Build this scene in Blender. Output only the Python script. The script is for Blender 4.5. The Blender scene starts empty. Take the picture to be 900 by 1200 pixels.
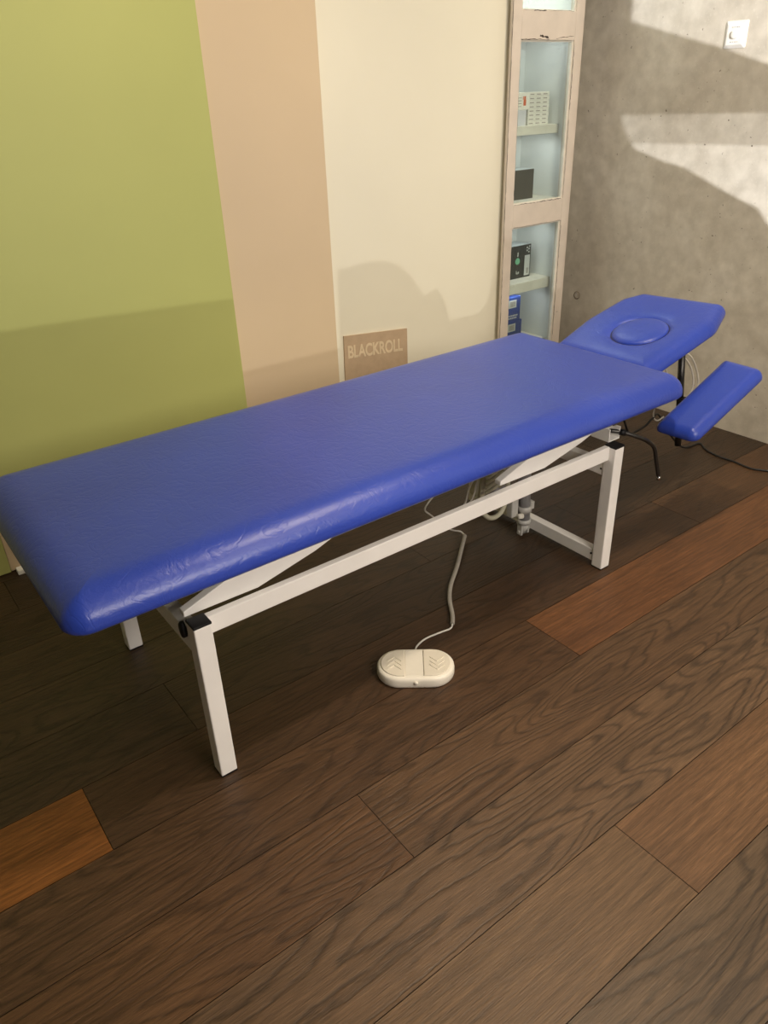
import bpy, bmesh, math, random
from mathutils import Vector, Matrix
random.seed(7)
PI = math.pi
scene = bpy.context.scene
COL = scene.collection

# ------------------------------------------------------------------ helpers
def link(o):
    COL.objects.link(o); return o

def empty(name, loc, label, cat, group=None, rotz=0):
    o = bpy.data.objects.new(name, None); link(o)
    o.empty_display_size = .05
    o.location = loc; o.rotation_euler = (0, 0, rotz)
    o['label'] = label; o['category'] = cat
    if group: o['group'] = group
    return o

def tag(o, label, cat, group=None):
    o['label'] = label; o['category'] = cat
    if group: o['group'] = group
    return o

def obj(name, bm, m, parent=None, smooth=False, label=None, kind=None, local=False, bevel=0, auto=None):
    """link one mesh object; world-space verts are moved into the parent's frame unless local"""
    me = bpy.data.meshes.new(name)
    bmesh.ops.recalc_face_normals(bm, faces=bm.faces)
    if parent is not None and not local:
        off = Vector((0, 0, 0)); p = parent
        while p is not None:
            off += Vector(p.location); p = p.parent
        bmesh.ops.translate(bm, verts=bm.verts, vec=-off)
    bm.to_mesh(me); bm.free()
    o = bpy.data.objects.new(name, me); link(o)
    for mm in (m if isinstance(m, (list, tuple)) else [m]): me.materials.append(mm)
    if parent is not None: o.parent = parent
    if smooth:
        for p in me.polygons: p.use_smooth = True
    if bevel:
        b = o.modifiers.new('bevel', 'BEVEL'); b.width = bevel; b.segments = 2; b.limit_method = 'ANGLE'; b.angle_limit = math.radians(40)
        b.harden_normals = False
    if label: o['label'] = label
    if kind: o['kind'] = kind
    return o

def box(bm, x0, x1, y0, y1, z0, z1, mi=0):
    vs = [bm.verts.new(p) for p in ((x0,y0,z0),(x1,y0,z0),(x1,y1,z0),(x0,y1,z0),(x0,y0,z1),(x1,y0,z1),(x1,y1,z1),(x0,y1,z1))]
    for f in ((0,3,2,1),(4,5,6,7),(0,1,5,4),(1,2,6,5),(2,3,7,6),(3,0,4,7)):
        fc = bm.faces.new([vs[i] for i in f]); fc.material_index = mi
    return vs

def newbox(*a):
    bm = bmesh.new(); box(bm, *a); return bm

def prism(bm, pts, axis, a, b, mi=0):
    """extrude a 2D outline along an axis from a to b. pts are the other two coords in order"""
    def P(p, t):
        if axis == 'y': return (p[0], t, p[1])
        if axis == 'x': return (t, p[0], p[1])
        return (p[0], p[1], t)
    A = [bm.verts.new(P(p, a)) for p in pts]; B = [bm.verts.new(P(p, b)) for p in pts]
    f = bm.faces.new(A); f.material_index = mi
    f = bm.faces.new(B[::-1]); f.material_index = mi
    n = len(pts)
    for i in range(n):
        f = bm.faces.new((A[i], B[i], B[(i+1) % n], A[(i+1) % n])); f.material_index = mi

def catmull(pts, n=8):
    P = [Vector(p) for p in pts]; P = [P[0]*2-P[1]] + P + [P[-1]*2-P[-2]]
    out = []
    for i in range(1, len(P)-2):
        p0, p1, p2, p3 = P[i-1:i+3]
        for k in range(n):
            t = k/n
            out.append(.5*((2*p1)+(p2-p0)*t+(2*p0-5*p1+4*p2-p3)*t*t+(3*p1-p0-3*p2+p3)*t**3))
    out.append(P[-2]); return out

def tube(bm, path, r, seg=10, cap=True, mi=0):
    path = [Vector(p) for p in path]
    rings = []; up = None
    for i, p in enumerate(path):
        d = (path[min(i+1, len(path)-1)] - path[max(i-1, 0)]).normalized()
        if up is None:
            a = Vector((0, 0, 1)) if abs(d.z) < .9 else Vector((1, 0, 0))
            up = (a - d*a.dot(d)).normalized()
        else:
            up = (up - d*up.dot(d)).normalized()
        s = d.cross(up)
        rr = r[i] if isinstance(r, (list, tuple)) else r
        rings.append([bm.verts.new(p + (up*math.cos(2*PI*k/seg) + s*math.sin(2*PI*k/seg))*rr) for k in range(seg)])
    for a, b in zip(rings, rings[1:]):
        for k in range(seg):
            f = bm.faces.new((a[k], a[(k+1) % seg], b[(k+1) % seg], b[k])); f.smooth = True; f.material_index = mi
    if cap:
        bm.faces.new(rings[0][::-1]); bm.faces.new(rings[-1])
    return bm

def tub(path, r, seg=10, smooth_n=0):
    bm = bmesh.new(); tube(bm, catmull(path, smooth_n) if smooth_n else path, r, seg); return bm

def offset_ring(poly, radii, inset, nseg=7, nedge=6):
    """rounded convex CCW polygon shrunk by inset"""
    n = len(poly); L = []
    for i in range(n):
        a = Vector(poly[i]); b = Vector(poly[(i+1) % n]); d = (b-a).normalized(); nn = Vector((-d.y, d.x))
        L.append((a + nn*inset, d, nn))
    C = []
    for i in range(n):
        p, d, _ = L[i-1]; q, e, _ = L[i]
        t = (q-p).cross(e)/d.cross(e)
        C.append(p + d*t)
    arcs = []
    for i in range(n):
        r = max(radii[i]-inset, .0015); d = L[i-1][1]; e = L[i][1]
        ang = math.acos(max(-1, min(1, d.dot(e)))); t = r*math.tan(ang/2)
        n1 = L[i-1][2]; c = C[i]-d*t+n1*r
        a0 = math.atan2(-n1.y, -n1.x)
        arcs.append([c + Vector((math.cos(a0+ang*k/nseg), math.sin(a0+ang*k/nseg)))*r for k in range(nseg+1)])
    out = []
    for i in range(n):
        out += arcs[i]
        a = arcs[i][-1]; b = arcs[(i+1) % n][0]
        out += [a.lerp(b, k/nedge) for k in range(1, nedge)]
    return out

def rings_mesh(bm, rings, close_bottom=True, close_top=True, mi=0):
    V = [[bm.verts.new(p) for p in r] for r in rings]
    n = len(V[0])
    for a, b in zip(V, V[1:]):
        for k in range(n):
            f = bm.faces.new((a[k], a[(k+1) % n], b[(k+1) % n], b[k])); f.smooth = True; f.material_index = mi
    if close_bottom: f = bm.faces.new(V[0][::-1]); f.material_index = mi
    if close_top: f = bm.faces.new(V[-1]); f.smooth = True; f.material_index = mi
    return V

def pad_profile(z0, z1, rh, n=9):
    """(inset, z) pairs for an upholstered pad: tucked lower edge, full waterfall upper edge"""
    h = z1-z0; pr = [(.016, z0), (.005, z0+.001), (0, z0+.10*h), (0, z0+.2*h)]
    zb = z0+.2*h; hv = z1-zb
    for k in range(1, n+1):
        a = PI/2*k/n
        pr.append((rh*(1-math.cos(a)), zb+hv*math.sin(a)*.985))
    pr += [(rh*1.35, z1-.0004*1), (rh*1.9, z1)]
    return pr

# ------------------------------------------------------------------ materials
def new_mat(name):
    m = bpy.data.materials.new(name); m.use_nodes = True
    nt = m.node_tree; b = nt.nodes['Principled BSDF']
    return m, nt, b
def N(nt, typ, **kw):
    n = nt.nodes.new(typ)
    for k, v in kw.items():
        if k in n.inputs: n.inputs[k].default_value = v
        else: setattr(n, k, v)
    return n
def mth(nt, op, a, b=None, c=None):
    n = nt.nodes.new('ShaderNodeMath'); n.operation = op
    for i, v in enumerate((a, b, c)):
        if v is None: continue
        if isinstance(v, (int, float)): n.inputs[i].default_value = v
        else: nt.links.new(v, n.inputs[i])
    return n.outputs[0]
def ramp(nt, src, stops):
    n = nt.nodes.new('ShaderNodeValToRGB'); e = n.color_ramp.elements
    e[0].position = stops[0][0]; e[0].color = (*stops[0][1], 1)
    e[1].position = stops[-1][0]; e[1].color = (*stops[-1][1], 1)
    for p, c in stops[1:-1]:
        k = e.new(p); k.color = (*c, 1)
    nt.links.new(src, n.inputs[0]); return n.outputs[0]
def mixc(nt, fac, a, b, mode='MIX'):
    n = nt.nodes.new('ShaderNodeMix'); n.data_type = 'RGBA'; n.blend_type = mode
    for i, v in ((0, fac), (6, a), (7, b)):
        if isinstance(v, (int, float)): n.inputs[i].default_value = v
        elif isinstance(v, tuple): n.inputs[i].default_value = (*v, 1)
        else: nt.links.new(v, n.inputs[i])
    return n.outputs[2]

def simple(name, col, rough=.5, metal=0, var=.06, scale=30, bump=.0, bscale=200, coat=0, spec=.5):
    m, nt, b = new_mat(name)
    tc = N(nt, 'ShaderNodeTexCoord')
    no = N(nt, 'ShaderNodeTexNoise', Scale=scale, Detail=4.0); nt.links.new(tc.outputs['Object'], no.inputs['Vector'])
    lo = tuple(c*(1-var) for c in col); hi = tuple(min(1, c*(1+var)) for c in col)
    c = ramp(nt, no.outputs[0], [(.3, lo), (.7, hi)]); nt.links.new(c, b.inputs['Base Color'])
    b.inputs['Roughness'].default_value = rough; b.inputs['Metallic'].default_value = metal
    b.inputs['Coat Weight'].default_value = coat; b.inputs['Specular IOR Level'].default_value = spec
    if bump:
        n2 = N(nt, 'ShaderNodeTexNoise', Scale=bscale, Detail=3.0); nt.links.new(tc.outputs['Object'], n2.inputs['Vector'])
        bp = N(nt, 'ShaderNodeBump', Strength=bump, Distance=.001); nt.links.new(n2.outputs[0], bp.inputs['Height'])
        nt.links.new(bp.outputs[0], b.inputs['Normal'])
    return m

M = {}
M['white_metal'] = simple('white powder coat', (.90, .88, .85), .42, 0, .03, 12, .25, 500)
M['black_plastic'] = simple('black plastic', (.006, .006, .007), .5, spec=.3)
M['dark_metal'] = simple('dark steel', (.06, .058, .055), .35, .8)
M['chrome'] = simple('chrome', (.6, .6, .58), .2, 1)
M['grey_plastic'] = simple('grey plastic', (.30, .30, .31), .4)
M['light_grey'] = simple('pale grey plastic', (.50, .49, .46), .4)
M['cream_plastic'] = simple('cream plastic', (.84, .80, .70), .42, 0, .02)
M['pedal_top'] = simple('cream pedal top', (.76, .71, .60), .5, 0, .02)
M['cord'] = simple('grey cream cord', (.36, .33, .28), .5)
M['hose'] = simple('cream hose', (.52, .50, .38), .5)
M['black_rubber'] = simple('black rubber', (.012, .011, .011), .5)
M['white_wire'] = simple('white wire', (.65, .63, .58), .5)
M['seam'] = simple('dark crease shade', (.01, .014, .10), .5)
M['wood_board'] = simple('pad board', (.05, .04, .03), .8)
M['green'] = simple('green painted board', (.475, .50, .165), .6, 0, .03, 2, .06, 160)
M['beige'] = simple('beige painted board', (.655, .52, .345), .6, 0, .03, 2, .06, 160)
M['cream'] = simple('cream painted board', (.82, .785, .635), .55, 0, .02, 2, .06, 160)
M['white_edge'] = simple('white edge strip', (.86, .86, .82), .4)
M['wall_white'] = simple('white wall paint', (.72, .68, .60), .8)
M['cab'] = simple('aged beige lacquer', (.66, .585, .50), .45, 0, .05, 14, .2, 90)
M['cab_in'] = simple('cabinet white interior', (.70, .72, .70), .6, 0, .03, 5)
M['shelf'] = simple('shelf cream paint', (.72, .69, .60), .5)
M['chip'] = simple('bare dark wood chip', (.05, .035, .025), .9, 0, .4, 200)
M['switch'] = simple('switch white plastic', (.82, .80, .75), .3)
M['print'] = simple('grey print', (.32, .29, .26), .7)
M['carton'] = simple('white carton', (.80, .77, .70), .6)
M['lilac'] = simple('lilac grey carton', (.60, .60, .64), .6)
M['red'] = simple('red print', (.62, .13, .05), .6)
M['dark_box'] = simple('charcoal box', (.06, .055, .045), .6)
M['black_box'] = simple('black box', (.016, .018, .017), .4)
M['box_top'] = simple('grey box top', (.34, .37, .37), .5)
M['mint'] = simple('green print', (.16, .46, .27), .6)
M['label'] = simple('pale label', (.52, .53, .50), .6)
M['blue_box'] = simple('blue box', (.02, .05, .22), .45)
M['shadow'] = simple('taupe shadow board', (.50, .37, .24), .7)
M['shadow_text'] = simple('pale shadow lettering', (.70, .57, .38), .7)

# upholstery
m, nt, b = new_mat('blue vinyl')
tc = N(nt, 'ShaderNodeTexCoord')
mp = N(nt, 'ShaderNodeMapping'); nt.links.new(tc.outputs['Object'], mp.inputs['Vector'])
n1 = N(nt, 'ShaderNodeTexNoise', Scale=3.0, Detail=3.0); nt.links.new(mp.outputs[0], n1.inputs['Vector'])
c = ramp(nt, n1.outputs[0], [(.3, (.019, .050, .37)), (.7, (.025, .062, .43))]); nt.links.new(c, b.inputs['Base Color'])
b.inputs['Roughness'].default_value = .36
b.inputs['Specular IOR Level'].default_value = .55
b.inputs['Sheen Weight'].default_value = .05
# creases: distorted noise contours, thin
nd = N(nt, 'ShaderNodeTexNoise', Scale=14.0, Detail=5.0, Distortion=1.6); nt.links.new(mp.outputs[0], nd.inputs['Vector'])
cr = mth(nt, 'ABSOLUTE', mth(nt, 'SUBTRACT', nd.outputs[0], .5))
cr = mth(nt, 'MINIMUM', mth(nt, 'MULTIPLY', cr, 16.0), 1.0)
nf = N(nt, 'ShaderNodeTexNoise', Scale=220.0, Detail=2.0); nt.links.new(mp.outputs[0], nf.inputs['Vector'])
nb = N(nt, 'ShaderNodeTexNoise', Scale=45.0, Detail=4.0, Distortion=.8); nt.links.new(mp.outputs[0], nb.inputs['Vector'])
h = mth(nt, 'ADD', mth(nt, 'MULTIPLY', cr, .30), mth(nt, 'ADD', mth(nt, 'MULTIPLY', nf.outputs[0], .25), mth(nt, 'MULTIPLY', nb.outputs[0], .7)))
bp = N(nt, 'ShaderNodeBump', Strength=.5, Distance=.0017); nt.links.new(h, bp.inputs['Height']); nt.links.new(bp.outputs[0], b.inputs['Normal'])
M['vinyl'] = m

# oak floor
m, nt, b = new_mat('dark oak planks')
tc = N(nt, 'ShaderNodeTexCoord')
at = N(nt, 'ShaderNodeAttribute', attribute_name='tint'); sd = N(nt, 'ShaderNodeAttribute', attribute_name='seed')
sp = N(nt, 'ShaderNodeSeparateColor'); nt.links.new(sd.outputs['Color'], sp.inputs[0])
off = N(nt, 'ShaderNodeVectorMath', operation='MULTIPLY_ADD'); nt.links.new(sd.outputs['Color'], off.inputs[0])
off.inputs[1].default_value = (9, 13, 5); nt.links.new(tc.outputs['Object'], off.inputs[2])
def stretched(s, detail, dist=0):
    q = N(nt, 'ShaderNodeMapping'); q.inputs['Scale'].default_value = s; nt.links.new(off.outputs[0], q.inputs['Vector'])
    n_ = N(nt, 'ShaderNodeTexNoise', Scale=1.0, Detail=detail, Distortion=dist); nt.links.new(q.outputs[0], n_.inputs['Vector'])
    return n_.outputs[0]
figure = stretched((1.1, 6.5, 1), 1.5, .25)
wob = stretched((14, 44, 1), 4)
ph = mth(nt, 'MULTIPLY_ADD', figure, 125.0, mth(nt, 'MULTIPLY', wob, 6.0))
rings_ = mth(nt, 'POWER', mth(nt, 'MULTIPLY_ADD', mth(nt, 'SINE', ph), .5, .5), 4.0)        # cathedral growth rings
pores = stretched((26, 520, 1), 2)
broad = stretched((1.6, 10, 1), 3)
blot = stretched((7, 30, 1), 4, .6)
streak = stretched((5, 150, 1), 3)
amp = mth(nt, 'MULTIPLY', rings_, sp.outputs[2])                # per plank ring strength
v = mth(nt, 'SUBTRACT', 1.08, mth(nt, 'MULTIPLY', amp, .50))
pr = mth(nt, 'MULTIPLY_ADD', pores, 1.2, .40)
v = mth(nt, 'MULTIPLY', v, pr)
v = mth(nt, 'MULTIPLY', v, mth(nt, 'MULTIPLY_ADD', broad, .7, .65))
v = mth(nt, 'MULTIPLY', v, mth(nt, 'MULTIPLY_ADD', blot, .35, .82))
v = mth(nt, 'MULTIPLY', v, mth(nt, 'MULTIPLY_ADD', streak, 1.3, .35))
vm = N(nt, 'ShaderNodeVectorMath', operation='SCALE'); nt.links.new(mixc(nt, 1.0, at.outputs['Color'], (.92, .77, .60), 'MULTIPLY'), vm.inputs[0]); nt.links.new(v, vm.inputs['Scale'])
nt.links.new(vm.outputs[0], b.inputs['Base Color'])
nt.links.new(mth(nt, 'MULTIPLY_ADD', pores, .25, .32), b.inputs['Roughness'])
b.inputs['Specular IOR Level'].default_value = .40
hh = mth(nt, 'ADD', mth(nt, 'MULTIPLY', amp, -.5), mth(nt, 'MULTIPLY', pores, .8))
bp = N(nt, 'ShaderNodeBump', Strength=.6, Distance=.0016); nt.links.new(hh, bp.inputs['Height']); nt.links.new(bp.outputs[0], b.inputs['Normal'])
M['oak'] = m

# concrete
m, nt, b = new_mat('fair faced concrete')
tc = N(nt, 'ShaderNodeTexCoord'); O = tc.outputs['Object']
def nz(s, d, dist=0, typ='ShaderNodeTexNoise'):
    n_ = N(nt, typ, Scale=s); 
    if 'Detail' in n_.inputs: n_.inputs['Detail'].default_value = d
    if 'Distortion' in n_.inputs: n_.inputs['Distortion'].default_value = dist
    nt.links.new(O, n_.inputs['Vector']); return n_.outputs[0]
c1 = ramp(nt, nz(2.2, 6, .5), [(.3, (.50, .455, .38)), (.5, (.58, .54, .46)), (.72, (.66, .625, .55))])
c2 = ramp(nt, nz(16, 6), [(.25, (.82, .81, .79)), (.75, (1.12, 1.12, 1.12))])
c3 = mixc(nt, 1.0, c1, c2, 'MULTIPLY')
spk = ramp(nt, nz(58, 2), [(.16, (0, 0, 0)), (.70, (0, 0, 0)), (.735, (1, 1, 1))])
msk = ramp(nt, nz(3.5, 2), [(.42, (0, 0, 0)), (.6, (1, 1, 1))])
holes = mixc(nt, 1.0, spk, msk, 'MULTIPLY')
c4 = mixc(nt, holes, c3, (.11, .085, .06))
fl = ramp(nt, nz(110, 2), [(.64, (0, 0, 0)), (.68, (1, 1, 1))])
c5 = mixc(nt, mth(nt, 'MULTIPLY', fl, .13), c4, (.80, .78, .72))
nt.links.new(c5, b.inputs['Base Color']); b.inputs['Roughness'].default_value = .62
hc = mth(nt, 'SUBTRACT', mth(nt, 'MULTIPLY', nz(80, 5), .6), holes)
bp = N(nt, 'ShaderNodeBump', Strength=.35, Distance=.002); nt.links.new(hc, bp.inputs['Height']); nt.links.new(bp.outputs[0], b.inputs['Normal'])
M['concrete'] = m

# glass pane: clear with a fresnel sheen, lets light through
m, nt, b = new_mat('window glass'); nt.nodes.remove(b)
tr = N(nt, 'ShaderNodeBsdfTransparent'); tr.inputs[0].default_value = (.93, .97, .96, 1)
gl = N(nt, 'ShaderNodeBsdfGlossy'); gl.inputs['Roughness'].default_value = .03
mx = N(nt, 'ShaderNodeMixShader'); mx.inputs[0].default_value = .06; nt.links.new(tr.outputs[0], mx.inputs[1]); nt.links.new(gl.outputs[0], mx.inputs[2])
nt.links.new(mx.outputs[0], nt.nodes['Material Output'].inputs[0]); M['glass'] = m
m, nt, b = new_mat('dimming film'); nt.nodes.remove(b)
tr = N(nt, 'ShaderNodeBsdfTransparent'); tr.inputs[0].default_value = (.42, .42, .42, 1)
nt.links.new(tr.outputs[0], nt.nodes['Material Output'].inputs[0]); M['film'] = m
m2 = m.copy(); m2.name = 'dark film'; M['film2'] = m2
for n_ in m2.node_tree.nodes:
    if n_.type == 'BSDF_TRANSPARENT': n_.inputs[0].default_value = (.115, .11, .10, 1)

# ------------------------------------------------------------------ setting
PAN = 2.5225         # front of the green boards
XC = 3.122           # concrete wall
# floor: one mesh, one face per plank
seams = [-2.283 + .2088*k for k in range(11)]
seams = [-.0105-.2063*k for k in range(12, 0, -1)] + [-.0105, .193, .399, .602, .809, 1.016, 1.224, 1.434, 1.655, 1.86, 2.066, 2.272, 2.478, 2.684, 2.89]
known = {.193: ([1.28], ), .399: ([1.02], ), .602: ([-1.1, 2.9], ), .809: ([.632], ), 1.016: ([1.398], ), 1.224: ([.14, 2.30], ), -.0105: ([.86], )}
tints = {(.193, 0): (.092, .070, .050, .9), (.193, 1): (.09, .066, .046, .8),
         (.399, 0): (.118, .082, .052, .15), (.399, 1): (.125, .078, .046, .05),
         (.602, 0): (.10, .06, .035, .9), (.602, 1): (.112, .078, .052, 1.0), (.602, 2): (.13, .08, .045, .5),
         (.809, 0): (.096, .058, .033, .8), (.809, 1): (.098, .064, .040, .9),
         (1.016, 0): (.074, .046, .028, .7), (1.016, 1): (.125, .064, .032, .3),
         (1.224, 0): (.19, .085, .026, .35), (1.224, 1): (.058, .036, .022, .6), (1.224, 2): (.08, .048, .028, .4)}  # middle plank of this row painted darker as table shade
bm = bmesh.new(); tl = bm.loops.layers.float_color.new('tint'); sl = bm.loops.layers.float_color.new('seed')
XL, XR = -2.6, XC
for i in range(len(seams)-1):
    y0, y1 = seams[i], seams[i+1]
    js = None
    for k in known:
        if abs(k-y0) < .004: js = list(known[k][0]); key = k
    if js is None:
        key = None; js = []; x = XL + random.uniform(.2, 1.6)
        while x < XR: js.append(x); x += random.uniform(1.5, 2.0)
    edges = [XL] + js + [XR]
    for j in range(len(edges)-1):
        a, bb = edges[j], edges[j+1]; g = .0008
        t = tints.get((key, j)) if key is not None else None
        if t is None:
            k = random.uniform(.75, 1.25); t = (.095*k, .058*k, .034*k, random.uniform(.3, 1))
            if y0 > 1.4: t = (.046*k, .031*k, .020*k, .8)  # planks under and behind the table painted darker, as its shade
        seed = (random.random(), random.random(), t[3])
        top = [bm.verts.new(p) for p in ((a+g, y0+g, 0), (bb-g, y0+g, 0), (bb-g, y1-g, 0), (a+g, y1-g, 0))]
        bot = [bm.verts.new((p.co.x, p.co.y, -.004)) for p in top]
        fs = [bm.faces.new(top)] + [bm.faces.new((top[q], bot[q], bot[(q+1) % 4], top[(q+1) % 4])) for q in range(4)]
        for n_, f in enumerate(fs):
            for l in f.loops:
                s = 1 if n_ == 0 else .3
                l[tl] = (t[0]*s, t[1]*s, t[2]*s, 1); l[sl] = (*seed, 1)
base = [bm.verts.new(p) for p in ((XL, seams[0], -.004), (XR, seams[0], -.004), (XR, 2.89, -.004), (XL, 2.89, -.004))]
f = bm.faces.new(base)
for l in f.loops: l[tl] = (.01, .007, .005, 1); l[sl] = (0, 0, 0, 1)
me = bpy.data.meshes.new('floor'); bm.to_mesh(me); bm.free(); me.materials.append(M['oak'])
for p in me.polygons:
    pass
fo = link(bpy.data.objects.new('floor', me)); fo['kind'] = 'structure'

def struct(name, bm, m, **k):
    return obj(name, bm, m, kind='structure', **k)
struct('wall_back', newbox(XL, XC+.15, 2.86, 3.0, -.004, 2.75), M['wall_white'])
struct('wall_right', newbox(XC, XC+.15, -2.4, 2.86, -.004, 2.75), M['concrete'])
struct('ceiling', newbox(XL, XC+.15, -2.4, 3.0, 2.75, 2.85), M['wall_white'])

# form-tie hole and stain in the concrete wall
bm = bmesh.new(); cy, cz = 2.547, .454
prof = [(.0165, .0), (.0150, -.0022), (.0125, -.0022), (.0105, -.0008), (.0095, -.0006)]
rr = []
for r_, dx in prof:
    rr.append([Vector((XC+dx-.0003, cy+r_*math.cos(a), cz+r_*math.sin(a))) for a in [2*PI*k/28 for k in range(28)]])
rings_mesh(bm, rr, close_bottom=False)
tie_bm = bm
o = obj('tie_hole_plug', tie_bm, simple('cement plug', (.40, .36, .29), .8, 0, .2, 60), None, True)
tag(o, 'small round cement plug in the concrete wall beside the cabinet', 'wall plug')
bm = bmesh.new(); R_ = []
for r_, dx in ((.0200, .0004), (.0190, .0022), (.0165, .0022), (.0155, .0004)):
    R_.append([Vector((XC-dx, cy+r_*math.cos(2*PI*k/28), cz+r_*math.sin(2*PI*k/28))) for k in range(28)])
rings_mesh(bm, R_, False, False); obj('recess_shade', bm, simple('painted recess shade', (.22, .18, .14), .9), o, True)  # dark ring paints the shade of an uncut recess

# boards standing along the back
Z1 = 2.70
def board(name, x0, x1, y0, y1, mat, label):
    o = obj(name, newbox(x0, x1, y0, y1, .004, Z1), mat, None, bevel=.0015)
    tag(o, label, 'wall panel'); return o
board('wall_panel', .285, 1.203, PAN, PAN+.028, M['green'], 'tall olive green wall panel filling the left of the back wall')
board('wall_panel', -1.30, .247, PAN-.004, PAN+.024, M['green'], 'narrow sliver of green wall panel at the left edge, below the table end')
board('wall_panel', 1.206, 1.644, PAN+.018, PAN+.045, M['beige'], 'tall beige wall panel between the green and the cream panels')
cp = board('wall_panel', 1.648, 2.590, PAN+.034, PAN+.062, M['cream'], 'wide cream wall panel left of the glazed cabinet')
o = obj('edge_strip', newbox(2.590, 2.604, PAN+.02, PAN+.062, .004, Z1), M['white_edge'], cp, label='white edge strip')
o = obj('skirting_board', newbox(.249, .284, PAN+.003, PAN+.03, .004, Z1), M['beige'], None); o.name = 'wall_strip'
tag(o, 'thin beige strip in the gap between two green panels', 'wall strip')
o = obj('floor_block', newbox(.262, .287, 2.487, 2.521, 0, .016), M['white_edge'], None, bevel=.002)
tag(o, 'small white block on the floor at the foot of the green panel', 'block')

# ------------------------------------------------------------------ shadow board: painted stand-in for a cast BLACKROLL shadow
sg = empty('shadow_board', (1.85, PAN+.0285, 0), 'taupe board painting the BLACKROLL shadow on the cream panel behind the table', 'shadow')
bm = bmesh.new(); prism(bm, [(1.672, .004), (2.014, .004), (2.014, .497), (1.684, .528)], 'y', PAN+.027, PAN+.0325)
obj('board', bm, M['shadow'], sg)
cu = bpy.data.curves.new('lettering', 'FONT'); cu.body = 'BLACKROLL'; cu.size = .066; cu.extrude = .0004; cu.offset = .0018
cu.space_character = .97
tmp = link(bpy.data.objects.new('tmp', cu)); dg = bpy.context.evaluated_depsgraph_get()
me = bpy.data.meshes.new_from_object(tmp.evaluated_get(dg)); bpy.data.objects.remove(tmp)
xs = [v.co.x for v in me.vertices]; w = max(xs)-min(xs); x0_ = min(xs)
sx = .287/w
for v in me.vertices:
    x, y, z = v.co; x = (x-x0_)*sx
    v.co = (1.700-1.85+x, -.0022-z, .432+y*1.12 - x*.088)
me.materials.clear(); me.materials.append(M['shadow_text'])
o = link(bpy.data.objects.new('lettering', me)); o.parent = sg; o['label'] = 'pale letters painting the light that reads BLACKROLL in the shadow'

# ------------------------------------------------------------------ glazed cabinet
CX0, CX1 = 2.540, 2.966; CY = 2.5225; GX0, GX1 = 2.594, 2.914
CYD = CY+.022        # back of the door
cab = empty('display_cabinet', ((CX0+CX1)/2, CY+.15, 0), 'narrow aged beige display cabinet with chipped paint and glass panes beside the concrete wall', 'cabinet')
bm = bmesh.new()
box(bm, 2.606, 2.622, CYD+.002, 2.84, 0, 2.3); 
box(bm, CX1-.014, CX1, CYD+.002, 2.84, 0, 2.3)
box(bm, 2.622, CX1-.014, CYD+.002, 2.84, 2.28, 2.3); box(bm, 2.622, CX1-.014, CYD+.002, 2.84, 0, .04)
obj('carcass', bm, M['cab_in'], cab)
obj('back_board', newbox(2.622, CX1-.014, 2.826, 2.838, .04, 2.28), M['cab_in'], cab)
def shelf(z0, z1, y=2.59):
    return obj('shelf', newbox(2.622, CX1-.014, y, 2.826, z0, z1), M['shelf'], cab, bevel=.002)
shelf(.225, .262); shelf(.520, .568, 2.588); shelf(.898, .936); shelf(1.206, 1.243, 2.60); shelf(1.62, 1.655)
bm = bmesh.new()
box(bm, CX0+.002, GX0, CY-.012, CY+.0035, .05, 2.28)
box(bm, GX1, CX1, CY-.012, CYD, .05, 2.28)
for z0, z1 in ((.05, .13), (.842, .940), (1.559, 1.662), (2.2, 2.28)):
    box(bm, GX0, GX1, CY-.012, CY+.0035, z0, z1)
door = obj('door', bm, M['cab'], cab, bevel=.0015, label='beige door frame with chipped paint')
opens = [(.13, .842), (.940, 1.559), (1.662, 2.2)]
for z0, z1 in opens:
    bm = bmesh.new(); t = .009
    box(bm, GX1-t, GX1, CY-.006, CY+.006, z0, z1); box(bm, GX0, GX0+.003, CY-.004, CY+.006, z0, z1)
    box(bm, GX0, GX1, CY+.0, CY+.006, z0, z0+.004); box(bm, GX0, GX1, CY-.002, CY+.006, z1-.006, z1)
    obj('glazing_bead', bm, M['shelf'], door)
    obj('glass_pane', newbox(GX0+.002, GX1-.002, CY+.0005, CY+.0025, z0+.002, z1-.002), M['glass'], door)
# chipped paint: irregular dark scars along edges
def scar(bm, pts, wid, y):
    # pts: polyline in x,z ; variable width ribbon
    up, dn = [], []
    for i, (x, z) in enumerate(pts):
        w_ = wid*random.uniform(.25, 1)
        a, b_ = pts[max(i-1, 0)], pts[min(i+1, len(pts)-1)]
        d = Vector((b_[0]-a[0], b_[1]-a[1])).normalized()
        up.append((x-d.y*w_, z+d.x*w_)); dn.append((x+d.y*w_*.6, z-d.x*w_*.6))
    A = [bm.verts.new((x, y, z)) for x, z in up]; B = [bm.verts.new((x, y, z)) for x, z in dn]
    for i in range(len(A)-1): bm.faces.new((A[i], A[i+1], B[i+1], B[i]))
def line(x0, z0, x1, z1, n=14, j=.0015):
    return [(x0+(x1-x0)*k/n+random.uniform(-j, j), z0+(z1-z0)*k/n+random.uniform(-j, j)) for k in range(n+1)]
bm = bmesh.new(); yy = CY-.0125
scar(bm, line(2.592, 1.561, 2.675, 1.562), .0022, yy); scar(bm, line(2.70, 1.575, 2.752, 1.567, 8), .0055, yy)
scar(bm, line(2.675, 1.562, 2.76, 1.561), .0014, yy); scar(bm, line(2.80, 1.564, 2.905, 1.575, 10), .0016, yy)
scar(bm, line(2.66, 1.660, 2.73, 1.660, 8), .003, yy); scar(bm, line(2.60, 1.6615, 2.90, 1.6615, 20), .0008, yy)
scar(bm, line(2.60, .939, 2.73, .938, 16), .0014, yy); scar(bm, line(2.74, .939, 2.90, .939, 18), .0022, yy)
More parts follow.
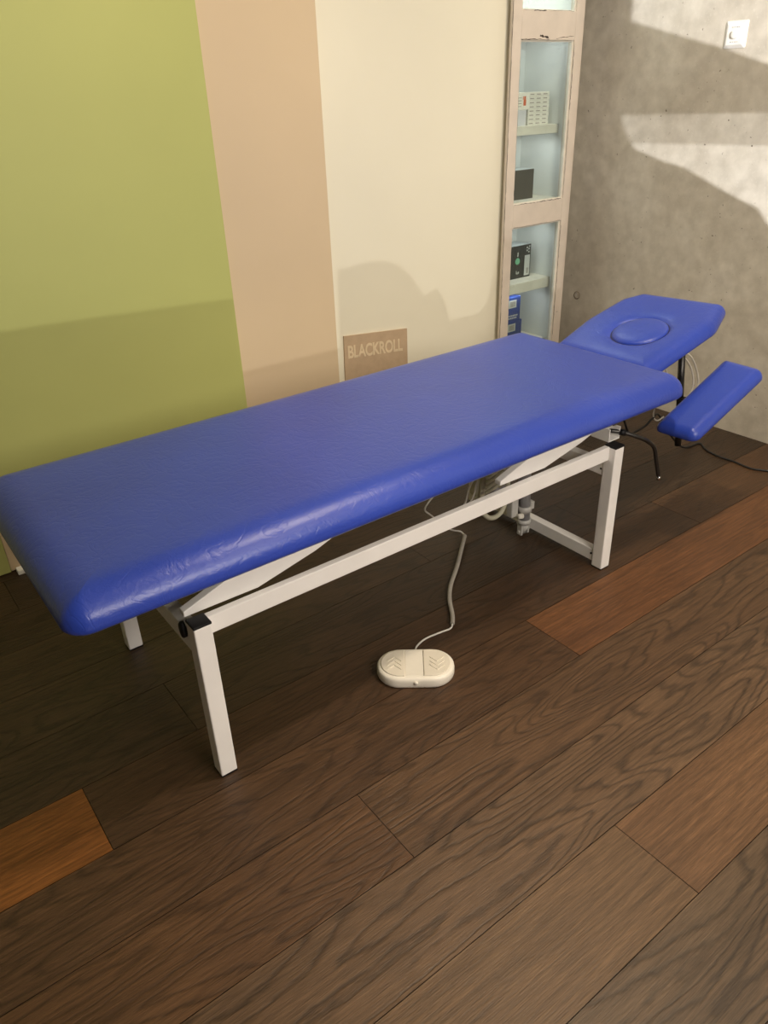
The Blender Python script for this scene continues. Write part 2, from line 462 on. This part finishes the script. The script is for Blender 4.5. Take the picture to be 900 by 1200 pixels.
scar(bm, line(2.60, .843, 2.91, .843, 26), .0011, yy)
scar(bm, line(2.9145, 1.54, 2.9145, 1.30, 22), .0018, yy); scar(bm, line(2.915, 1.26, 2.915, .95, 22), .0012, yy)
scar(bm, line(2.9145, .82, 2.9145, .30, 40), .0018, yy); scar(bm, line(2.593, 1.50, 2.593, .95, 34), .0009, yy)
scar(bm, line(2.93, .41, 2.94, .41, 4), .002, yy); scar(bm, line(2.593, .8, 2.593, .4, 30), .0009, yy)
obj('chipped_paint', bm, M['chip'], door, label='dark chips in the paint')
bm = bmesh.new(); scar(bm, line(2.5415, 1.7, 2.5415, .3, 90, .0006), .0018, yy-.0001)
obj('chipped_paint', bm, M['chip'], door, label='dark line down the left edge')

# things in the cabinet
def carton(x0, x1, y0, y1, z0, z1, m, label, group=None, name='carton', top=None):
    t = empty(name, ((x0+x1)/2, (y0+y1)/2, z0), label, 'box', group)
    obj('body', newbox(x0, x1, y0, y1, z0, z1), m, t, bevel=.0012)
    if top: obj('lid', newbox(x0+.0005, x1-.0005, y0+.0005, y1-.0005, z1, z1+.0012), top, t)
    return t
def marks(parent, rects, y, m, name='print', label=None):
    bm = bmesh.new()
    for x0, x1, z0, z1 in rects: box(bm, x0, x1, y-.0006, y, z0, z1)
    return obj(name, bm, m, parent, label=label)
Y = 2.64
zz = 1.243; n_lay = ['lowest', 'second lowest', 'third from the bottom', 'fourth from the bottom', 'fourth from the top', 'third from the top', 'second from the top', 'topmost']
for k in range(8):
    hgt = .0158
    t = carton(2.792, 2.925-(.002 if k % 2 else 0), Y, Y+.09, zz, zz+hgt, M['carton'], 'flat white carton, %s of its stack on the upper shelf' % n_lay[k], 'flat cartons on the upper shelf')
    marks(t, [(2.80+.042*i, 2.825+.042*i, zz+.005, zz+.0085) for i in range(3)], Y, M['print'])
    zz += hgt+.0005
t = carton(2.66, 2.775, Y-.005, Y+.09, 1.243, 1.305, M['lilac'], 'lilac grey carton under the carton with the red figure', None)
marks(t, [(2.70, 2.706, 1.26, 1.298)], Y-.005, M['carton'])
t = carton(2.66, 2.790, Y-.005, Y+.09, 1.3055, 1.372, M['carton'], 'white carton printed with a red figure beside the carton stack', None)
marks(t, [(2.754, 2.770, 1.322, 1.345), (2.757, 2.768, 1.345, 1.358), (2.750, 2.754, 1.345, 1.357)], Y-.005, M['red'], 'emblem', 'red printed figure')
marks(t, [(2.715, 2.742, 1.318+.011*i, 1.3205+.011*i) for i in range(4)], Y-.005, M['print'])
t = carton(2.655, 2.852, 2.64, 2.74, .936, 1.062, M['dark_box'], 'plain charcoal box standing behind the middle pane', None, 'storage_box', M['box_top'])
yb = 2.668
t = carton(2.64, 2.893, yb, yb+.10, .568, .722, M['black_box'], 'black box with a round green mark on the middle shelf', None, 'product_box', M['box_top'])
bm = bmesh.new(); c0 = (2.802, .650); prism(bm, [(c0[0]+.0155*math.cos(a), c0[1]+.0155*math.sin(a)) for a in [2*PI*k/24 for k in range(24)]], 'y', yb-.0007, yb)
obj('green_mark', bm, M['mint'], t, label='round green printed mark')
marks(t, [(2.800, 2.806, .672, .692), (2.795, 2.799, .590, .606), (2.801, 2.806, .588, .598), (2.809, 2.815, .590, .600),
          (2.862, 2.870, .704, .711), (2.874, 2.882, .697, .704), (2.862, 2.870, .690, .697), (2.878, 2.886, .708, .715), (2.874, 2.882, .683, .689)], yb, M['label'])
lb = marks(t, [(2.851, 2.887, .576, .672)], yb, M['label'], 'paper_label', 'pale label with a barcode')
marks(lb, [(2.866+.002*i, 2.867+.002*i, .584, .612) for i in range(6)], yb-.0007, M['print'], 'barcode')
for z0, z1, x1, lab in ((.262, .374, 2.816, 'lower of two blue boxes on the bottom shelf'), (.3745, .492, 2.800, 'upper of two blue boxes on the bottom shelf')):
    t = carton(2.65, x1, 2.632, 2.72, z0, z1, M['blue_box'], lab, None, 'product_box')
    lb = marks(t, [(2.712, 2.772, z1-.052, z1-.014)], 2.632, M['label'], 'paper_label', 'white label with a barcode')
    marks(lb, [(2.728+.0045*i, 2.7305+.0045*i, z1-.046, z1-.02) for i in range(8)], 2.6313, M['print'], 'barcode')
    marks(t, [(2.715+.012*i, 2.723+.012*i, z1-.094, z1-.087) for i in range(6)] + [(2.72+.012*i, 2.728+.012*i, z1-.106, z1-.099) for i in range(5)], 2.632, M['label'])

# ------------------------------------------------------------------ dimmer switch on the concrete wall
sw = empty('dimmer_switch', (XC, 1.899, 1.545), 'white square dimmer switch with a round knob on the concrete wall', 'switch')
def yz_rings(y0, y1, z0, z1, steps):
    bm = bmesh.new(); poly = [(y0, z0), (y1, z0), (y1, z1), (y0, z1)]; R_ = []
    for ins, dx in steps: R_.append([Vector((XC-dx, p.x, p.y)) for p in offset_ring(poly, [.005]*4, ins, 4, 2)])
    V = rings_mesh(bm, R_)
    for f in bm.faces: f.smooth = False
    return bm
obj('frame_plate', yz_rings(1.854, 1.944, 1.497, 1.587, [(0, 0), (0, .003), (.011, .0105), (.0125, .011)]), M['switch'], sw)
obj('cover_plate', yz_rings(1.869, 1.929, 1.512, 1.572, [(0, .0105), (0, .0118), (.001, .0122)]), M['switch'], sw)
bm = bmesh.new(); R_ = []
for r_, dx in ((.0135, .0122), (.0135, .018), (.0125, .021), (.0108, .0222)):
    R_.append([Vector((XC-dx, 1.897+r_*math.cos(2*PI*k/28), 1.541+r_*math.sin(2*PI*k/28))) for k in range(28)])
rings_mesh(bm, R_); obj('knob', bm, M['switch'], sw, True)
bm = bmesh.new()
for z_ in (1.5655, 1.5175):
    for i, (w_, g_) in enumerate([(.007, 0), (.005, .010), (.009, .018), (.004, .029)]):
        box(bm, XC-.0127, XC-.0121, 1.914-g_-w_, 1.914-g_, z_-.0011, z_+.0011)
obj('print', bm, M['print'], sw)

# ------------------------------------------------------------------ treatment table
X0, X1, Y0, Y1, S, H = .4117, 1.780, 1.2529, 1.8478, .0408, .4381
T = empty('treatment_table', (1.1, 1.55, 0), 'blue padded treatment table with tilted headrest on a white steel frame', 'treatment table')
wm = M['white_metal']
def hollow_leg(x, y):
    lg = obj('leg', newbox(x, x+S, y, y+S, .004, H-.003), wm, T, bevel=.003)
    obj('end_cap', newbox(x-.0006, x+S+.0006, y-.0006, y+S+.0006, H-.004, H+.0025), M['black_plastic'], lg, bevel=.0015, label='black plastic cap on top of the leg')
    obj('foot_cap', newbox(x+.001, x+S-.001, y+.001, y+S-.001, 0, .005), M['black_plastic'], lg)
    return lg
legs = [hollow_leg(x, y) for x in (X0, X1) for y in (Y0, Y1)]
obj('side_rail', newbox(X0+S, X1, Y0+.0225, Y0+S, H-.046, H-.001), wm, T, bevel=.002)
obj('side_rail', newbox(X0+S, X1, Y1, Y1+.0183, H-.046, H-.001), wm, T, bevel=.002)
obj('cross_bar', newbox(X0+.002, X0+.034, Y0+S, Y1, .352, .402), wm, T, bevel=.002)
obj('cross_bar', newbox(X1+.002, X1+.034, Y0+S, Y1, .334, .376), wm, T, bevel=.002)
obj('cross_bar', newbox(X1+.004, X1+.034, Y0+S, Y1, .018, .060), wm, T, bevel=.002)
# black pivot plug near the left leg
bm = bmesh.new(); R_ = []
for k_, dx in ((1, .0), (1, .007), (.85, .0095)):
    R_.append([Vector((X0+.002-dx, 1.314+.013*k_*math.cos(2*PI*k/24), .404+.021*k_*math.sin(2*PI*k/24))) for k in range(24)])
rings_mesh(bm, R_); obj('pivot_cap', bm, M['black_plastic'], T, label='black oval pivot cap')
# small screws on cross bars
for z_ in (.355, .045): obj('screw', tub([(X1+.0045, 1.300, z_), (X1+.001, 1.300, z_)], .0035, 10), M['dark_metal'], T)
# lifting arms (folded channel with a pointed lower end)
def lift_arm(dx, y0, y1):
    P = [(.413, .4415), (.590, .4395), (.745, .474), (.96, .545), (.78, .545), (.55, .502), (.413, .455)]
    bm = bmesh.new(); prism(bm, [(x+dx, z) for x, z in P], 'y', y0, y1)
    return obj('lifting_arm', bm, wm, T, bevel=.002)
for dx in (0, .930):
    lift_arm(dx, 1.300, 1.322); lift_arm(dx, 1.80, 1.822)
obj('pad_rail', newbox(.50, 1.98, 1.345, 1.375, .515, .552), wm, T); obj('pad_rail', newbox(.50, 1.98, 1.735, 1.765, .515, .552), wm, T)
obj('cross_tube', newbox(1.70, 1.73, 1.322, 1.80, .468, .498), wm, T)
# bracket on the right end and clamping lever
bm = bmesh.new()
box(bm, 1.800, 1.8035, 1.2965, 1.365, .438, .480); box(bm, 1.8035, 1.852, 1.2965, 1.365, .438, .4415)
prism(bm, [(1.2965, .438), (1.365, .438), (1.365, .480), (1.340, .480), (1.325, .470), (1.312, .478), (1.2965, .478)], 'x', 1.8485, 1.852)
box(bm, 1.8035, 1.8485, 1.3615, 1.365, .4415, .480)
obj('headrest_bracket', bm, wm, T, bevel=.001)
bm = tub([(1.83, 1.320, .462), (1.862, 1.292, .456), (1.905, 1.262, .436), (1.945, 1.257, .413), (1.985, 1.257, .380), (2.008, 1.257, .33), (2.035, 1.257, .262)], .0068, 12, 5)
lv = obj('clamp_lever', bm, M['dark_metal'], T, True, label='bent dark steel lever')
obj('lever_tip', tub([(2.035, 1.257, .262), (2.039, 1.257, .250)], .0072, 12), M['chrome'], lv, True)
obj('lever_knob', tub([(1.852, 1.300, .458), (1.866, 1.288, .455)], .010, 12), M['black_plastic'], lv, True)

# main pad
ZB, ZT = .553, .628
def make_pad(name, poly, radii, z0, z1, rh, parent, xf=None, nseg=10, nedge=14):
    bm = bmesh.new(); R_ = []
    for ins, z in pad_profile(z0, z1, rh):
        R_.append([Vector((p.x, p.y, z)) for p in offset_ring(poly, radii, ins, nseg, nedge)])
    rings_mesh(bm, R_)
    if xf: bmesh.ops.transform(bm, matrix=xf, verts=bm.verts)
    return obj(name, bm, M['vinyl'], parent, True)
PX0, PX1, PY0, PY1 = .170, 2.050, 1.204, 1.920
mp_ = make_pad('mattress_pad', [(PX0, PY0), (PX1, PY0), (PX1, PY1), (PX0, PY1)], [.05, .06, .06, .07], ZB, ZT, .085, T)
obj('pad_board', newbox(PX0+.05, PX1-.05, PY0+.05, PY1-.05, .5525, .5535+.004), M['wood_board'], T)

# headrest pad (tilted), with the oval face cushion
hx, hz, ht = 2.052, .600, .275
XF = Matrix.Translation((hx, 0, hz)) @ Matrix.Rotation(-ht, 4, 'Y')
hp = [(-.015, 1.362), (.335, 1.348), (.478, 1.398), (.449, 1.715), (.375, 1.765), (.20, 1.782), (-.015, 1.762)]
hr = [.03, .12, .03, .045, .08, .2, .03]
bm = bmesh.new(); R_ = []
prof = pad_profile(-.050, 0, .050)
NS, NE = 7, 7
for ins, z in prof[:-2]:
    R_.append([Vector((p.x, p.y, z)) for p in offset_ring(hp, hr, ins, NS, NE)])
inner = offset_ring(hp, hr, .052, NS, NE)
ec = Vector((.192, 1.540)); ea, eb, erot = .096, .090, -.8
def ell(d, k=1.0):
    a = math.atan2(d.y, d.x)-erot; r_ = 1/math.sqrt((math.cos(a)/(ea*k))**2+(math.sin(a)/(eb*k))**2)
    return r_
for t_, z_ in ((.25, .0), (.5, .0), (.7, -.001), (.85, -.003), (.95, -.007), (1.0, -.013)):
    rg = []
    for p in inner:
        d = (p-ec); r_ = ell(d); e_ = ec + d.normalized()*r_
        q = p.lerp(e_, t_); rg.append(Vector((q.x, q.y, z_)))
    R_.append(rg)
rings_mesh(bm, R_, close_top=True)
bmesh.ops.transform(bm, matrix=XF, verts=bm.verts)
head = obj('headrest_pad', bm, M['vinyl'], T, True)
bm = bmesh.new(); R_ = []
dirs = [Vector((math.cos(2*PI*k/56), math.sin(2*PI*k/56))) for k in range(56)]
for k_, z_ in ((.965, -.02), (.975, -.010), (.965, -.0055), (.92, -.0015), (.8, .0015), (.5, .0035), (.2, .004)):
    R_.append([Vector((*(ec+d*ell(d)*k_), z_)) for d in dirs])
rings_mesh(bm, R_); bmesh.ops.transform(bm, matrix=XF, verts=bm.verts)
obj('face_cushion', bm, M['vinyl'], head, True, label='oval cushion filling the face hole')
bm = bmesh.new(); R_ = []
for k_, z_ in ((1.03, -.0100), (1.0, -.0085), (.96, -.0085)):
    R_.append([Vector((*(ec+d*ell(d)*k_), z_)) for d in dirs])
rings_mesh(bm, R_, False, False); bmesh.ops.transform(bm, matrix=XF, verts=bm.verts)
obj('seam', bm, M['seam'], head, True)  # dark ring paints the crease shadow around the cushion
bm = newbox(.03, .34, 1.42, 1.70, -.058, -.048); bmesh.ops.transform(bm, matrix=XF, verts=bm.verts)
obj('headrest_board', bm, M['wood_board'], T)

# armrest pad
ax, az, at_ = 2.060, .449, .392
XA = Matrix.Translation((ax, 0, az)) @ Matrix.Rotation(-at_, 4, 'Y')
ap = [(-.024, 1.158), (.348, 1.150), (.352, 1.302), (-.030, 1.304)]
arm = make_pad('armrest_pad', ap, [.03, .035, .02, .02], -.038, 0, .034, T, XA, 7, 7)
arm.name = 'armrest_pad'
bm = newbox(.05, .27, 1.19, 1.26, -.046, -.036); bmesh.ops.transform(bm, matrix=XA, verts=bm.verts)
obj('armrest_board', bm, M['wood_board'], T)
# support post under the headrest and its arm to the armrest
post = obj('support_post', tub([(2.40, 1.47, .575), (2.478, 1.47, .172)], .0125, 16), M['dark_metal'], T, True, label='dark steel post')
obj('post_collar', tub([(2.398, 1.468, .585), (2.403, 1.47, .560)], .0145, 16), M['chrome'], post, True)
obj('armrest_arm', tub([(2.44, 1.468, .37), (2.40, 1.38, .40), (2.25, 1.24, .46)], .008, 10, 5), M['dark_metal'], T, True)
obj('headrest_arm', tub([(1.84, 1.56, .52), (2.0, 1.56, .55), (2.2, 1.55, .575), (2.40, 1.50, .58)], .010, 10, 4), M['dark_metal'], T, True)
# white wires at the headrest
obj('wire', tub([(2.27, 1.49, .50), (2.33, 1.49, .42), (2.33, 1.50, .33), (2.36, 1.50, .295), (2.40, 1.50, .30)], .0028, 8, 6), M['white_wire'], T, True)
obj('wire', tub([(2.35, 1.49, .50), (2.372, 1.495, .473), (2.41, 1.50, .43)], .003, 8, 6), M['white_wire'], T, True)
obj('wire', tub([(2.85, 1.75, .38), (2.893, 1.75, .358), (2.96, 1.75, .29), (2.99, 1.75, .20), (2.97, 1.78, .10)], .004, 8, 6), M['white_wire'], T, True)
obj('wire', tub([(2.83, 1.76, .40), (2.92, 1.75, .368), (3.00, 1.75, .28), (3.03, 1.75, .19), (3.0, 1.78, .10)], .004, 8, 6), M['white_wire'], T, True)

# linear actuator with clamps and motor
cxa, cya = 1.752, 1.575
act = obj('actuator', tub([(cxa, cya, .062), (cxa-.02, cya, .46)], .0215, 24), M['grey_plastic'], T, True, label='grey tubular lifting actuator')
bm = bmesh.new(); tube(bm, [(cxa, cya, .100), (cxa-.001, cya, .124)], .0255, 24); box(bm, cxa+.02, cxa+.036, cya-.012, cya+.006, .102, .130)
obj('clamp', bm, M['light_grey'], act)
obj('collar', tub([(cxa, cya, .052), (cxa, cya, .070)], .0245, 24), M['light_grey'], act, True)
bm = bmesh.new(); tube(bm, [(cxa, cya, .014), (cxa, cya, .052)], [.012, .019], 12); box(bm, cxa-.020, cxa-.012, cya-.010, cya+.010, .010, .056); box(bm, cxa+.012, cxa+.020, cya-.010, cya+.010, .010, .056)
tube(bm, [(cxa-.026, cya, .022), (cxa+.03, cya, .022)], .006, 8)
obj('end_fork', bm, M['light_grey'], act)
bm = bmesh.new(); box(bm, cxa-.062, cxa-.030, cya+.0, cya+.028, .09, .20)
obj('motor_bracket', bm, M['light_grey'], act, bevel=.004)
obj('motor', newbox(cxa-.12, cxa-.045, cya+.03, cya+.11, .14, .36), M['grey_plastic'], act, bevel=.01)
bm = tub([(cxa-.040, cya-.01, .095), (cxa-.022, cya-.012, .092)], .010, 14)
obj('knob', bm, M['cream_plastic'], act, True)
bm = bmesh.new(); box(bm, cxa-.195, cxa-.13, cya+.03, cya+.08, .20, .34)
obj('control_box', bm, M['hose'], T, bevel=.012, label='cream control box')
# cream cable loops beside the actuator
obj('hose', tub([(1.575, 1.60, .30), (1.566, 1.60, .22), (1.570, 1.60, .155), (1.610, 1.60, .112), (1.655, 1.60, .112), (1.682, 1.60, .155), (1.690, 1.60, .25)], .0085, 12, 7), M['hose'], T, True, label='looped cream cable')
for i in range(4):
    a = .255+.018*i
    obj('cable_loop', tub([(1.56, 1.575, a-.02), (1.575, 1.555, a), (1.60, 1.55, a+.012), (1.625, 1.56, a), (1.628, 1.58, a-.02)], .0062, 10, 6), M['hose'], T, True)
obj('wire', tub([(1.45, 1.59, .20), (1.492, 1.60, .21), (1.51, 1.60, .262), (1.55, 1.60, .31)], .003, 8, 6), M['white_wire'], T, True)
obj('wire', tub([(1.47, 1.60, .18), (1.523, 1.60, .216), (1.547, 1.60, .286)], .003, 8, 6), M['white_wire'], T, True)
obj('wire', tub([(1.72, 1.36, .47), (1.80, 1.40, .44), (1.84, 1.42, .41)], .003, 8, 6), M['white_wire'], T, True)

# ------------------------------------------------------------------ foot switch
pc = Vector((.981, 1.245)); pc = Vector((.997, 1.252)); ang = math.radians(-38)
fp = empty('foot_pedal', (pc.x, pc.y, 0), 'cream oval foot switch with two ribbed pedals on the floor', 'foot pedal')
XP = Matrix.Rotation(ang, 4, 'Z')
A_, B_ = .106, .064
cap_poly = [(-A_, -B_), (A_, -B_), (A_, B_), (-A_, B_)]
def cap_ring(ins, z): return [Vector((p.x, p.y, z)) for p in offset_ring(cap_poly, [B_-.0005]*4, ins, 12, 4)]
def lobj(name, bm, m, parent, **k):
    bmesh.ops.transform(bm, matrix=XP, verts=bm.verts); return obj(name, bm, m, parent, local=True, **k)
bm = bmesh.new(); rings_mesh(bm, [cap_ring(.004, 0), cap_ring(.0015, .003), cap_ring(0, .010), cap_ring(0, .022), cap_ring(.001, .028), cap_ring(.0035, .0315), cap_ring(.007, .033), cap_ring(.012, .0335)])
lobj('housing', bm, M['cream_plastic'], fp, smooth=True)
def half_plate(sgn, x_in):
    r = B_-.011; pts = [(x_in, -r)]
    cx_ = A_-.011-r
    pts = [(sgn*x_in, -sgn*r)] + [(sgn*(cx_+r*math.cos(a)), sgn*(r*math.sin(a))) for a in [-PI/2+PI*k/18 for k in range(19)]] + [(sgn*x_in, sgn*r)]
    return pts
for sgn in (-1, 1):
    xin = .022 if sgn > 0 else .030
    bm = bmesh.new(); prism(bm, half_plate(sgn, xin), 'z', .0325, .0372)
    pd = lobj('pedal', bm, M['pedal_top'], fp, bevel=.0015)
    bm = bmesh.new()
    for q in range(3):      # raised chevrons
        y_c = -.020+.017*q; s_ = 1 if sgn < 0 else -1
        x_c = sgn*.058
        for side in (-1, 1):
            a = Vector((x_c, y_c*1.0+s_*.010, .0375)); b2 = Vector((x_c+side*.019, y_c-s_*.008, .0375))
            d = (b2-a).normalized()*.0; w_ = .0026
            vs = [bm.verts.new(p) for p in ((a.x, a.y-w_, .0368), (b2.x, b2.y-w_, .0368), (b2.x, b2.y+w_, .0368), (a.x, a.y+w_, .0368))]
            vt = [bm.verts.new((v.co.x, v.co.y, .0392)) for v in vs]
            bm.faces.new(vt); 
            for e_ in range(4): bm.faces.new((vs[e_], vs[(e_+1) % 4], vt[(e_+1) % 4], vt[e_]))
    bmesh.ops.transform(bm, matrix=XP, verts=bm.verts)
    o = obj('chevron_ribs', bm, M['pedal_top'], pd, local=True)
bm = bmesh.new(); box(bm, -.0285, .0205, -B_+.013, B_-.013, .0325, .0350)
lobj('centre_plate', bm, M['cream_plastic'], fp, bevel=.001)
bm = bmesh.new(); box(bm, .0205, .0222, -B_+.012, B_-.012, .0325, .0338)
lobj('gap', bm, M['print'], fp)
bm = bmesh.new(); tube(bm, [(.0, -B_+.002, .020), (.0, -B_-.004, .020)], [.006, .005], 16)
lobj('button', bm, M['cream_plastic'], fp, smooth=True)
# cord: thin lead, coiled section, thin lead to the table
lead = [(1.045, 1.300, .014), (1.050, 1.318, .008), (1.072, 1.336, .0035), (1.110, 1.345, .003), (1.160, 1.340, .003), (1.196, 1.334, .004), (1.212, 1.343, .008)]
obj('cord', tub(lead, .0028, 8, 6), M['white_wire'], fp, True, label='thin white cord')
cpath = catmull([(1.212, 1.343, .008), (1.240, 1.375, .008), (1.290, 1.445, .008), (1.345, 1.500, .008), (1.43, 1.565, .009), (1.52, 1.640, .014), (1.570, 1.680, .022)], 12)
# helix around the path
dists = [0]
for a, b2 in zip(cpath, cpath[1:]): dists.append(dists[-1]+(b2-a).length)
total = dists[-1]; turns = int(total/.0042); NP = turns*9
hel = []; j = 0
for i in range(NP+1):
    s_ = total*i/NP
    while j < len(dists)-2 and dists[j+1] < s_: j += 1
    t_ = (s_-dists[j])/max(1e-9, dists[j+1]-dists[j]); p = cpath[j].lerp(cpath[j+1], t_)
    d = (cpath[min(j+2, len(cpath)-1)]-cpath[max(j-1, 0)]).normalized(); u_ = Vector((0, 0, 1)); sd_ = d.cross(u_).normalized(); u_ = sd_.cross(d)
    a = 2*PI*turns*i/NP
    hel.append(p + (u_*math.cos(a)+sd_*math.sin(a))*.0055)
bm = bmesh.new(); tube(bm, hel, .0019, 6)
tube(bm, cpath, .0050, 8)
obj('coiled_cord', bm, M['cord'], fp, True, label='thick coiled grey section of the cord')
obj('cord', tub([(1.570, 1.680, .022), (1.566, 1.70, .03), (1.520, 1.68, .060), (1.43, 1.605, .135), (1.38, 1.60, .185), (1.344, 1.60, .222), (1.322, 1.60, .247), (1.335, 1.60, .268), (1.38, 1.60, .30)], .0028, 8, 6), M['white_wire'], fp, True, label='thin white cord')

# black mains cable
blk = tub([(2.05, 1.46, .52), (2.09, 1.46, .40), (2.17, 1.48, .30), (2.221, 1.50, .286), (2.285, 1.50, .292), (2.331, 1.50, .313), (2.40, 1.52, .30), (2.60, 1.58, .14), (2.78, 1.62, .02), (2.90, 1.62, .0045), (2.866, 1.571, .0045), (2.849, 1.528, .0045),
           (2.840, 1.479, .0045), (2.842, 1.422, .0045), (2.834, 1.343, .0045), (2.863, 1.286, .0045), (2.89, 1.20, .0045), (2.93, 1.05, .0045), (2.96, .8, .0045)], .0042, 8, 7)
o = obj('power_cable', blk, M['black_rubber'], None, True)
tag(o, 'black power cable trailing over the floor from under the headrest', 'cable')

# ------------------------------------------------------------------ light
def look(o, target):
    d = Vector(target)-o.location; o.rotation_euler = d.to_track_quat('-Z', 'Y').to_euler()
def spot(name, loc, target, power, size, blend, col, radius):
    l = bpy.data.lights.new(name, 'SPOT'); l.energy = power; l.spot_size = math.radians(size); l.spot_blend = blend; l.color = col; l.shadow_soft_size = radius
    o = link(bpy.data.objects.new(name, l)); o.location = loc; look(o, target); return o
def area(name, loc, target, power, sx, sy, col):
    l = bpy.data.lights.new(name, 'AREA'); l.energy = power; l.shape = 'RECTANGLE'; l.size = sx; l.size_y = sy; l.color = col
    o = link(bpy.data.objects.new(name, l)); o.location = loc; look(o, target); return o
WARM = (1, .83, .62)
spot('main_spot', (1.55, .85, 2.68), (1.55, .95, 0), 108, 95, .9, WARM, .07)
spot('wall_spot', (.9, 1.5, 2.68), (1.15, 2.52, .9), 42, 80, .9, (1, .83, .60), .10)
spot('cream_spot', (2.3, 1.3, 2.68), (2.3, 2.52, 1.2), 34, 80, .9, (1, .85, .64), .10)
area('fill', (1.0, -1.4, 1.9), (1.3, 1.6, .5), 56, 1.2, .8, (1, .90, .79))
spot('added_floor_spot', (1.7, -.5, 2.68), (.9, .25, 0), 58, 70, .9, WARM, .09)  # added to brighten the near floor and give it gloss
spot('added_concrete_spot', (2.1, .9, 2.68), (3.1, 1.9, .8), 60, 85, .9, (1, .86, .68), .12)  # added to brighten the concrete wall
area('cabinet_fill', (2.78, 2.70, 2.24), (2.78, 2.66, 0), 3.2, .25, .10, (.93, .97, 1.0))  # added fill light, brightens the cabinet from inside
for z_, p_ in ((1.612, .32), (1.198, .30), (.832, .30), (.512, .22)):
    area('cabinet_fill', (2.77, 2.625, z_), (2.77, 2.74, z_-.4), p_, .22, .03, (.96, .98, 1.0))  # more added fill below the shelves
# street light falling in from behind the viewer shaped by the added cut-out board
W = Vector((-.8, -3.4, 1.85))
st = spot('street_light', W, (2.4, 2.2, 1.1), 2300, 60, .2, (.97, .97, 1.0), .003)
BY = -2.0
def onboard(p):
    p = Vector(p); t = (BY-W.y)/(p.y-W.y); q = W+(p-W)*t; return (q.x, q.z)
wall_poly = [(.0, .80), (.423, .800), (.817, .785), (1.203, .767), (1.204, .49), (1.655, .49), (1.666, .795), (1.76, .801), (1.85, .806), (1.908, .796), (1.982, .766), (2.049, .70), (2.1, .624), (2.177, .644), (2.227, .573), (2.25, .49), (2.32, .49), (2.44, .49), (2.493, .546), (2.549, .802), (2.60, .80), (2.60, .5), (2.965, .5), (2.965, 2.2), (0, 2.2)]
polys = [[onboard((x, 2.53, z)) for x, z in wall_poly]]
for P in ([(2.418, 1.871), (2.392, 1.695), (2.389, 1.62), (1.935, 1.498), (1.75, 1.439), (1.545, 1.373), (1.2, 1.30), (1.2, 1.95)],
          [(2.395, 1.27), (1.714, 1.278), (1.522, 1.281), (1.30, .70), (1.403, .792), (1.626, .882), (1.678, .938), (1.845, .996), (2.037, 1.074), (2.145, 1.093), (2.302, 1.139), (2.34, 1.18), (2.375, 1.229)]):
    polys.append([onboard((XC, y, z)) for y, z in P])
cu = bpy.data.curves.new('c', 'CURVE'); cu.dimensions = '2D'; cu.fill_mode = 'BOTH'
xs = [p[0] for P in polys for p in P]; zs = [p[1] for P in polys for p in P]
for P in [[(min(xs)-.5, min(zs)-.4), (max(xs)+.5, min(zs)-.4), (max(xs)+.5, max(zs)+.4), (min(xs)-.5, max(zs)+.4)]] + polys:
    s = cu.splines.new('POLY'); s.points.add(len(P)-1); s.use_cyclic_u = True
    for i, p in enumerate(P): s.points[i].co = (p[0], p[1], 0, 1)
tmp = link(bpy.data.objects.new('tmp', cu)); dg = bpy.context.evaluated_depsgraph_get()
me = bpy.data.meshes.new_from_object(tmp.evaluated_get(dg)); bpy.data.objects.remove(tmp)
for v in me.vertices: v.co = (v.co.x, BY, v.co.y)
me.materials.clear(); me.materials.append(simple('dark gobo board', (.05, .045, .04), .9))
o = link(bpy.data.objects.new('light_gobo', me)); tag(o, 'added unseen light-shaping board with cut-outs behind the viewer', 'gobo')  # unseen board added to shape the wall light
# added dim film over the upper part of the gobo's strip opening
q = [onboard((XC, y, z)) for y, z in ((2.45, 1.157), (1.2, 1.170), (1.2, 1.30), (2.45, 1.30))]
bm = bmesh.new(); bm.faces.new([bm.verts.new((x, BY+.01, z)) for x, z in q])
gobo_ob = o
obj('gobo_film', bm, M['film'], gobo_ob)
q = [onboard((x, 2.53, z)) for x, z in ((-.2, .2), (3.03, .2), (3.03, 2.3), (-.2, 2.3))]
bm = bmesh.new(); bm.faces.new([bm.verts.new((x, BY+.012, z)) for x, z in q])
obj('gobo_film', bm, M['film2'], gobo_ob)  # added film dims the light through the back wall opening

w = bpy.data.worlds.new('world'); scene.world = w; w.use_nodes = True
w.node_tree.nodes['Background'].inputs[0].default_value = (1, .84, .66, 1); w.node_tree.nodes['Background'].inputs[1].default_value = .10

# ------------------------------------------------------------------ camera
cam = bpy.data.cameras.new('camera'); co = link(bpy.data.objects.new('camera', cam))
r = Vector((0.7973980469468943, -0.60253495551643, -0.033286365167924846)); u = Vector((0.31681737197441046, 0.37105577864223, 0.8728942444256558)); F = Vector((0.5135981965900063, 0.7065898644312854, -0.48677269432710696))
co.matrix_world = Matrix(((r.x, u.x, -F.x, 0), (r.y, u.y, -F.y, 0), (r.z, u.z, -F.z, 1.4), (0, 0, 0, 1)))
cam.sensor_fit = 'HORIZONTAL'; cam.sensor_width = 36; cam.lens = 885.54/900*36; cam.clip_start = .02
scene.camera = co
scene.view_settings.view_transform = 'Standard'
scene.view_settings.look = 'None'; scene.view_settings.exposure = 0
